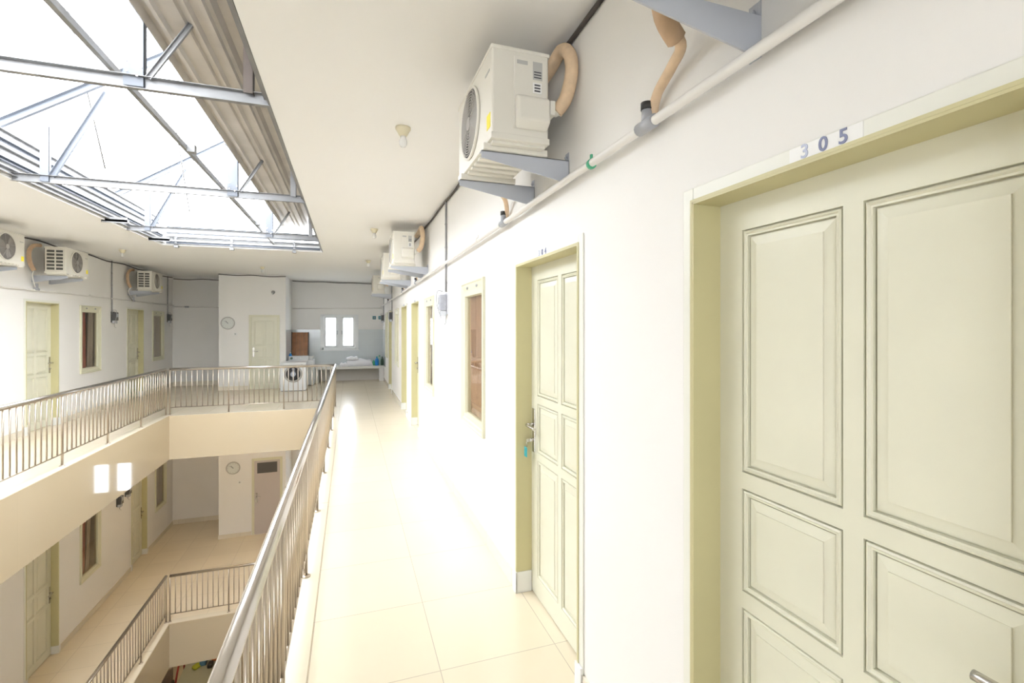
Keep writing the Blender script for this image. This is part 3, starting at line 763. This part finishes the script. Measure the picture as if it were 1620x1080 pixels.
# ------------------------------------------------------------------ ceiling lamp sockets
def lamp(x, y, label, s=1.0):
    t = empty('ceiling_lamp', (x, y, CEIL), 0, label, 'ceiling lamp', 'bare lamp sockets on the ceiling')
    b = bmesh.new(); lathe(b, [(.052*s, 0), (.052*s, -.012*s), (.045*s, -.022*s), (.03*s, -.05*s), (.022*s, -.06*s)], 24); obj('socket', b, SOCK, t)
    b = bmesh.new(); lathe(b, [(.018*s, -.058*s), (.02*s, -.075*s), (.026*s, -.09*s), (.027*s, -.115*s), (.018*s, -.13*s), (.004, -.136*s)], 20); obj('bulb', b, BULB, t)
def glow(name, loc, watts, r=.03):
    l = bpy.data.lights.new(name, 'POINT'); l.energy = watts; l.color = (1.0, .80, .55); l.shadow_soft_size = r
    o = bpy.data.objects.new(name, l); C.objects.link(o); o.location = loc
for x, y, wt, lz in ((-3.95, 7.2, 16, -.16), (-3.95, 12.0, 16, -.16), (-1.2, 12.3, 18, -.16), (-3.8, 12.9, 22, -FF-.16)):  # bulbs added out of view to warm and brighten the lower floors
    t = empty('ceiling_lamp', (x, y, lz), 0)
    tag(t, {7.2: 'added unseen fill bulb under the slab over the nearer part of the lower left walkway', 12.0: 'added unseen fill bulb under the slab over the lower far left corner', 12.3: 'added unseen fill bulb under the slab before the lower clock wall', 12.9: 'added unseen fill bulb over the ground floor table'}[y], 'ceiling lamp')
    b = bmesh.new(); lathe(b, [(.052, 0), (.052, -.012), (.03, -.05), (.022, -.06)], 24); obj('socket', b, SOCK, t)
    glow('added_bulb_light', (x, y, lz-.12), wt)
lamp(.35, 3.34, 'ivory lamp socket with small bulb, nearest on the right ceiling')
lamp(.33, 6.94, 'ivory lamp socket second along the right ceiling')
lamp(.37, 10.3, 'ivory lamp socket third along the right ceiling, by the far outdoor units')
lamp(-1.9, 12.2, 'small lamp socket on the ceiling in front of the clock wall')
lamp(-3.85, 10.3, 'small lamp socket on the ceiling over the left walkway')

# ------------------------------------------------------------------ skylight steelwork
TZ = 3.052
def truss(y, label):
    t = empty('roof_truss', (0, y, TZ), 0, label, 'roof truss', 'steel trusses across the skylight')
    b = bmesh.new(); beam(b, (OPX0+.003, 0, 0), (OPX1-.003, 0, 0), .035, .075, .003, 'C'); obj('bottom_chord', b, GALV, t)
    b = bmesh.new(); beam(b, (-1.165, .02, -.02), (-1.165, .02, 1.25), .10, .04, .003, 'C', up=(0, 1, 0)); obj('post', b, WHITEST, t)
    b = bmesh.new(); beam(b, (-2.73, .02, -.02), (-2.73, .02, .5), .07, .04, .003, 'C', up=(0, 1, 0)); obj('post', b, WHITEST, t)
    b = bmesh.new(); beam(b, (-1.09, -.01, .03), (-.84, -.01, .45), .018, .03, .003, 'C'); obj('diagonal', b, GALV, t)
    b = bmesh.new(); beam(b, (-2.68, .01, .03), (-2.25, .01, .9), .03, .05, .003, 'C'); obj('diagonal', b, WHITEST, t)
    b = bmesh.new(); beam(b, (-.58, .0, .02), (-.58, .0, .30), .055, .05, .003, 'C', up=(0, 1, 0)); obj('end_post', b, RUST if y < 3.5 else GALV, t)
    b = bmesh.new()
    beam(b, (-3.15, 0, .42), (-1.75, 0, 1.35), .04, .07, .003, 'C'); beam(b, (-1.75, 0, 1.35), (-.35, 0, .42), .04, .07, .003, 'C'); obj('top_chord', b, WHITEST, t)
    b = bmesh.new()
    for xx, zz in ((-1.19, .05), (-1.19, .11), (-1.14, .03), (-1.12, .08)): lathe(b, [(.006, -.02), (.006, -.026)], 8, (xx, 0, zz), 'Y')
    obj('bolt_heads', b, CHROME, t)
    return t
truss(3.256, 'galvanised truss crossing the skylight, nearest the camera')
truss(5.674, 'galvanised truss crossing the skylight, second from the camera')
truss(8.09, 'galvanised truss at the far end of the skylight')
# gutter along the right side of the opening
def gutter(xs, sgn, label):
    prof = [(-.470, 3.20), (-.470, 3.42), (-.60, 3.42), (-.60, 3.47), (-.70, 3.47), (-.72, 3.43), (-.745, 3.43), (-.75, 3.40), (-.775, 3.40), (-.78, 3.435), (-.83, 3.435), (-.845, 3.405), (-.86, 3.405), (-.875, 3.44), (-.895, 3.44), (-.905, 3.42),
            (-1.0, 3.42), (-1.01, 3.39), (-1.03, 3.39), (-1.045, 3.43), (-1.06, 3.43), (-1.07, 3.46), (-1.10, 3.46), (-1.112, 3.40), (-1.118, 3.40), (-1.118, 3.52)]
    b = bmesh.new(); cols = []
    full = prof + [(-1.123, 3.53), (-.464, 3.53), (-.464, 3.19)]
    prism(b, [(x, OPY0, z) for x, z in full], (0, OPY1+.05-OPY0, 0))
    return tag(obj('roof_gutter', b, GUTM), label, 'gutter')
t = empty('purlin', (-1.285, 0, 3.14), 0, 'long central purlin running toward the camera above the trusses', 'purlin')
b = bmesh.new(); beam(b, (0, OPY0+.005, 0), (0, OPY1-.05, 0), .028, .04, .003, 'S'); obj('bar', b, GALV, t)
for yy in (4.6, 7.6):
    b = bmesh.new(); box(b, .014, .07, yy-.03, yy+.03, -.035, .03); obj('clip_plate', b, GALV, t)
gutter(0, 1, 'ribbed galvanised gutter along the right side of the skylight')
b = bmesh.new()
for x0, x1, z0, z1 in ((-.475, -.466, 3.03, 3.42), (-.56, -.475, 3.26, 3.30), (-.50, -.475, 3.06, 3.11)): box(b, x0, x1, OPY0, OPY1, z0, z1)
struct_o = tag(obj('edge_angle', b, GALV), 'thin steel angle lining the right edge of the skylight', 'steel angle')
# longitudinal members, left side and far end
for i, (x, z, h, m, lab) in enumerate(((OPX0+.03, 3.08, .05, GALV, 'lowest'), (OPX0+.025, 3.17, .035, WHITEST, 'second lowest'), (OPX0+.03, 3.25, .05, GALV, 'middle'), (OPX0-.02, 3.35, .05, WHITEST, 'second highest'), (OPX0-.05, 3.45, .05, GALV, 'highest'))):
    b = bmesh.new(); beam(b, (x, OPY0, z), (x, OPY1-.02, z), .04, h, .003, 'C'); tag(obj('purlin', b, m), 'long steel purlin on the left edge of the skylight, %s of five' % lab, 'purlin', 'purlins on the left edge of the skylight')
for i, (y, z, h, m, lab) in enumerate(((OPY1-.03, 3.075, .04, WHITEST, 'lowest'), (OPY1-.02, 3.16, .03, GALV, 'second'), (OPY1-.03, 3.24, .045, WHITEST, 'third'), (OPY1-.01, 3.33, .03, WHITEST, 'topmost'))):
    b = bmesh.new(); beam(b, (OPX0+.06, y, z), (OPX1-.05, y, z), .035, h, .003, 'C'); tag(obj('purlin', b, m), 'steel cross rail at the far end of the skylight, %s of four' % lab, 'purlin', 'cross rails at the far end of the skylight')
for i, (x, y0, y1, lab) in enumerate(((-2.86, 7.5, 8.2, 'nearer'), (-2.82, 8.9, 9.5, 'farther'))):
    b = bmesh.new(); box(b, x-.16, x+.12, y0-.03, y0+.03, 3.015, 3.045); box(b, x-.16, x+.12, y0-.03, y0-.026, 3.0, 3.075)
    t = tag(obj('steel_bracket', b, GALV), 'small steel bracket on the left lip of the skylight, %s of the two' % lab, 'bracket', bevel if False else 'brackets on the left skylight lip')
for x, lab in ((-2.78, 'leftmost'), (-1.95, 'middle'), (-.95, 'rightmost')):
    b = bmesh.new(); box(b, x-.03, x+.03, OPY1-.03, OPY1+.05, 2.995, 3.035); box(b, x-.02, x+.02, OPY1-.03, OPY1-.026, 3.03, 3.2)
    tag(obj('steel_bracket', b, GALV), 'small steel bracket under the far skylight edge, %s of three' % lab, 'bracket', 'brackets on the far skylight lip')
for x0, y0, z0, x1, y1, z1, lab in ((-2.3, 5.0, 4.6, -2.55, 6.4, 3.4, 'nearer'), (-1.9, 6.2, 4.4, -2.3, 8.4, 3.4, 'farther')):
    cable('tie_rod', [(x0, y0, z0), (x1, y1, z1)], .008, GALV, 'thin slanting tie rod across the bright skylight, %s one' % lab, 'tie rod', 0)

# ------------------------------------------------------------------ wall items at the far end
def clock(x, z, label):
    t = empty('wall_clock', (x, BY, z), 0, label, 'clock')
    b = bmesh.new(); lathe(b, [(.16, 0), (.165, -.02), (.155, -.035), (.14, -.032), (.138, -.02)], 40, (0,0,0), 'Y'); obj('rim', b, CLOCKR, t)
    b = bmesh.new(); lathe(b, [(.139, -.019), (.139, -.023)], 40, (0,0,0), 'Y'); f = obj('dial', b, CLOCKF, t)
    b = bmesh.new()
    for a, L, w in ((2.2, .075, .006), (2.5, .1, .004)): tube(b, [(0, -.026, 0), (math.cos(a)*L, -.026, math.sin(a)*L)], w, 6)
    lathe(b, [(.012, -.023), (.010, -.03)], 12, (0,0,0), 'Y')
    for k in range(12):
        a = k*math.pi/6; tube(b, [(math.cos(a)*.112, -.0245, math.sin(a)*.112), (math.cos(a)*.126, -.0245, math.sin(a)*.126)], .003, 5)
    obj('hands', b, COND, t)
clock(-2.99, 1.742, 'round grey wall clock on the upper projecting wall')
clock(-2.87, -2.03, 'round grey wall clock on the lower projecting wall')
for x, z, lab in ((-2.82, 1.46, 'small light switch below the upper clock'), (-2.72, -2.42, 'small light switch below the lower clock')):
    b = bmesh.new(); box(b, x-.04, x+.04, BY-.012, BY, z-.04, z+.04); o = tag(obj('light_switch', b, LBLW, bevel=.004), lab, 'light switch')
    b = bmesh.new(); box(b, x-.018, x+.018, BY-.018, BY-.012, z-.02, z+.02); obj('rocker', b, LBLG, o)
b = bmesh.new(); box(b, XR-.01, XR, 4.70, 4.78, 1.38, 1.46); o = tag(obj('light_switch', b, LBLW, bevel=.003), 'faint white light switch on the right wall beside the nearest window', 'light switch')
b = bmesh.new(); box(b, XR-.015, XR-.01, 4.72, 4.76, 1.40, 1.44); obj('rocker', b, LBLW, o)
t = empty('wall_lamp', (-1.93, BY, 2.57), 0, 'small dark lamp holder high on the projecting wall', 'lamp')
b = bmesh.new(); lathe(b, [(.045, 0), (.045, -.015), (.03, -.03), (.028, -.07)], 16, (0,0,0), 'Y'); obj('holder', b, COND, t)
b = bmesh.new(); tube(b, [(0, -.05, -.01), (0, -.06, -.06)], .02, 10); obj('bulb', b, LBLG, t)
for x, lab in ((.735, 'left'), (.91, 'right')):
    b = bmesh.new(); box(b, x-.05, x+.05, YB-.01, YB, 1.88, 1.98); o = tag(obj('wall_sign', b, TEALD), 'small dark teal square sign on the end wall, %s of the pair' % lab, 'sign', 'teal signs on the end wall')
    b = bmesh.new(); box(b, x-.022, x+.022, YB-.012, YB-.01, 1.905, 1.955); obj('print', b, COND, o)

# ------------------------------------------------------------------ laundry corner
t = empty('laundry_bench', (0, 15.2, 0), 0, 'low cream masonry bench along the end wall below the window', 'bench')
b = bmesh.new(); box(b, -1.0, XR-.012, -.32, .285, .39, .465); obj('bench_top', b, mat('bench_plaster', (.78, .77, .72), .4), t, bevel=.006)
b = bmesh.new(); box(b, -1.0, -.86, -.28, .285, 0, .39); box(b, .86, XR-.014, -.28, .285, 0, .39); obj('bench_leg', b, WALL, t)
b = bmesh.new(); box(b, -.86, .86, .20, .285, 0, .39); obj('rear_panel', b, mat('bench_grey', (.62, .59, .54), .6), t)
# washing machines
def washer(x, y, w, d, h, label):
    t = empty('washing_machine', (x, y, 0), 0, label, 'washing machine')
    b = bmesh.new(); box(b, -w/2, w/2, 0, d, .02, h-.03); obj('cabinet', b, WHITEP, t, bevel=.012, seg=3)
    b = bmesh.new(); box(b, -w/2-.004, w/2+.004, -.006, d, h-.03, h); obj('top_lid', b, WHITEP, t, bevel=.008)
    b = bmesh.new(); box(b, -w/2+.02, w/2-.02, .01, d-.02, 0, .025); obj('plinth', b, COND, t)
    cz = h*.60; r = w*.355
    b = bmesh.new(); lathe(b, [(r, 0), (r, -.02), (r*.9, -.032), (r*.82, -.02)], 40, (0, 0, cz), 'Y'); dr = obj('door_ring', b, ACG, t)
    b = bmesh.new(); lathe(b, [(r*.83, -.016), (r*.7, -.03), (r*.3, -.04)], 40, (0, 0, cz), 'Y'); obj('porthole', b, BLACKG, dr)
    b = bmesh.new(); box(b, -w/2+.02, -w/2+.2, -.008, 0, h-.12, h-.045); obj('detergent_drawer', b, WHITEP, t, bevel=.003)
    b = bmesh.new(); lathe(b, [(.03, 0), (.028, -.02)], 20, (w/2-.1, 0, h-.08), 'Y'); obj('knob', b, LBLG, t)
washer(-1.36, 13.27, .60, .60, .735, 'white front-loading washing machine with dark round porthole')
t = empty('washing_machine', (-1.28, 14.35, 0), 0, 'pale grey washer behind the front-loader, only its console visible', 'washing machine')
b = bmesh.new(); box(b, -.33, .33, 0, .5, .02, .72); obj('cabinet', b, WHITEP, t, bevel=.012)
b = bmesh.new(); prism(b, [(-.31, .02, .72), (-.31, .05, .83), (-.31, .16, .84), (-.31, .18, .72)], (.50, 0, 0)); cn = obj('console', b, mat('console_grey', (.68, .70, .70), .35), t, bevel=.004)
for xx, r, m in ((-.24, .035, DKGREEN), (-.12, .03, WHITEP), (.0, .03, WHITEP)):
    b = bmesh.new(); lathe(b, [(r, .04), (r*.9, .0)], 16, (xx, 0, .775), 'Y'); obj('knob', b, m, cn)
# small tub on the console machine
b = bmesh.new(); lathe(b, [(.065, 0), (.075, .10), (.078, .105), (.072, .105), (.062, .012)], 24); tag(obj('plastic_tub', b, WHITEP, loc=(-1.03, 14.44, .722)), 'small white round tub on the rear washer', 'tub')
t = empty('wooden_board', (-1.39, 15.2, .72), 0, 'reddish brown wooden board leaning on the splashback behind the washers', 'board')
t.rotation_euler = (-.22, 0, 0)
b = bmesh.new()
for k in range(4): box(b, -.21+k*.107, -.21+k*.107+.104, 0, .02, 0, .78)
obj('planks', b, WOOD, t, bevel=.002)
b = bmesh.new(); box(b, -.235, -.21, -.006, .025, 0, .79); box(b, .218, .238, -.006, .025, 0, .79); obj('edge_strip', b, DKBR, t)
b = bmesh.new(); box(b, -1.625, -1.18, 14.9, 15.45, .0, .712); tag(obj('storage_box', b, mat('box_grey_white', (.72,.72,.70), .5), bevel=.01), 'pale box behind the washers carrying the wooden board', 'box')
def bottle(x, y, z, r, h, m, label, cap=None, name='bottle', group='bottles on the laundry bench'):
    t = empty(name, (x, y, z), 0, label, 'bottle', group)
    b = bmesh.new(); lathe(b, [(r*.9, 0), (r, .01), (r, h*.6), (r*.75, h*.75), (r*.35, h*.82), (r*.35, h*.88)], 16); obj('body', b, m, t)
    b = bmesh.new(); lathe(b, [(r*.42, h*.87), (r*.42, h), (r*.3, h*1.01)], 12); obj('cap', b, cap or m, t)
bz_ = .465
bottle(.70, 15.1, bz_, .045, .16, GREENP, 'green bottle next to the towels on the bench')
bottle(.79, 15.05, bz_, .055, .27, BLUE, 'blue bottle on the bench', TEAL)
bottle(.875, 15.2, bz_, .05, .30, GREENL, 'pale green translucent bottle behind the blue one', GREENP)
bottle(.945, 15.05, bz_, .038, .26, DKGREEN, 'dark bottle at the right end of the bench')
bottle(-1.555, 14.46, .722, .04, .22, BLUE, 'small blue and white bottle by the splashback left of the board', WHITEP, group='bottles by the washers')
def towel(x, y, z, sx, sy, h, label, seed):
    rnd = random.Random(seed); b = bmesh.new(); N, M_ = 22, 12; g = []
    for i in range(N+1):
        row = []
        for j in range(M_+1):
            u, v = i/N*2-1, j/M_*2-1
            e = max(0, 1-abs(u)**6)*max(0, 1-abs(v)**6)
            hh = h*e**.5*(1+.12*math.sin(u*7+seed)+.08*math.sin(v*9+u*4))
            row.append(b.verts.new((x+u*sx/2, y+v*sy/2, z+max(hh, .002))))
        g.append(row)
    for i in range(N):
        for j in range(M_):
            f = b.faces.new((g[i][j], g[i+1][j], g[i+1][j+1], g[i][j+1])); f.smooth = True
    bd = [g[i][0] for i in range(N+1)] + [g[N][j] for j in range(1, M_+1)] + [g[i][M_] for i in range(N-1, -1, -1)] + [g[0][j] for j in range(M_-1, 0, -1)]
    b.faces.new(bd[::-1])
    return tag(obj('folded_towel', b, TOWEL), label, 'towel', 'white laundry on the bench')
towel(.28, 15.12, bz_, .80, .38, .19, 'white heap of folded laundry on the bench below the window', 1)
towel(.08, 15.10, bz_+.19, .36, .26, .09, 'small white folded towel on top of the laundry heap', 3)
towel(-.17, 14.98, bz_, .24, .2, .10, 'small white cloth at the left end of the laundry heap', 5)

# ------------------------------------------------------------------ ground floor glimpse
gz = -2*FF
def gp(x, y, z): return (x, y, gz+z)
t = empty('table', gp(-3.44, 13.5, 0), 0, 'grey-green covered table at the bottom of the well', 'table')
b = bmesh.new(); box(b, -.5, .5, -.8, .8, .70, .74); obj('table_top', b, OLIVEC, t, bevel=.01)
for sx in (-.44, .44):
    for sy in (-.74, .74):
        b = bmesh.new(); box(b, sx-.03, sx+.03, sy-.03, sy+.03, 0, .70); obj('leg', b, DKBR, t)
def lumpy(name, x, y, z, sx, sy, sz, m, label, cat, seed):
    b = bmesh.new(); bmesh.ops.create_icosphere(b, subdivisions=3, radius=1)
    rn = random.Random(seed); ph = [rn.uniform(0, 6) for _ in range(3)]
    for v in b.verts:
        k = 1+.14*math.sin(v.co.x*4+ph[0])*math.sin(v.co.y*5+ph[1])+.08*math.sin(v.co.z*7+ph[2])
        v.co = Vector((v.co.x*k*sx, v.co.y*k*sy, max(-.75, v.co.z)*k*sz+.75*sz))
    for f in b.faces: f.smooth = True
    return tag(obj(name, b, m, loc=gp(x, y, z)), label, cat)
lumpy('cloth_bundle', -3.66, 13.9, .742, .09, .12, .03, LIME, 'lime green cloth on the ground floor table', 'cloth', 1)
b = bmesh.new(); box(b, -.07, .07, -.08, .08, 0, .13); tag(obj('plastic_crate', b, BLUEB, loc=gp(-3.52, 13.97, .741), bevel=.015), 'blue box on the ground floor table', 'box')
b = bmesh.new(); box(b, -.06, .06, -.09, .09, 0, .10); tag(obj('black_bag', b, DARKR, loc=gp(-3.33, 13.82, .741), bevel=.03), 'black bag between the blue box and the orange cloth', 'bag')
lumpy('cloth_bundle', -3.26, 14.08, .742, .14, .11, .16, ORANGE, 'orange cloth bundle at the end of the ground floor table', 'cloth', 2)
t = empty('armchair', gp(-4.32, 13.4, 0), 0, 'taupe chair with dark side beside the ground floor table', 'chair')
b = bmesh.new(); box(b, -.2, .2, -.35, .3, .2, .50); obj('seat', b, TAUPE, t, bevel=.04)
b = bmesh.new(); box(b, -.2, .2, .3, .42, .4, .95); obj('backrest', b, TAUPE, t, bevel=.04)
b = bmesh.new(); box(b, -.27, -.2, -.35, .3, .0, .68); box(b, .2, .26, -.35, .3, 0, .68); obj('armrest', b, DKBR, t, bevel=.02)
tag(cable('bent_frame', [gp(-4.0, 13.3, .02), gp(-4.0, 13.5, .6), gp(-4.0, 13.85, 1.0), gp(-3.99, 14.1, .98), gp(-4.0, 14.2, .5), gp(-4.0, 14.25, .02)], .022, MAROON, 'dark red bent frame between chair and table on the ground floor', 'frame', 6))
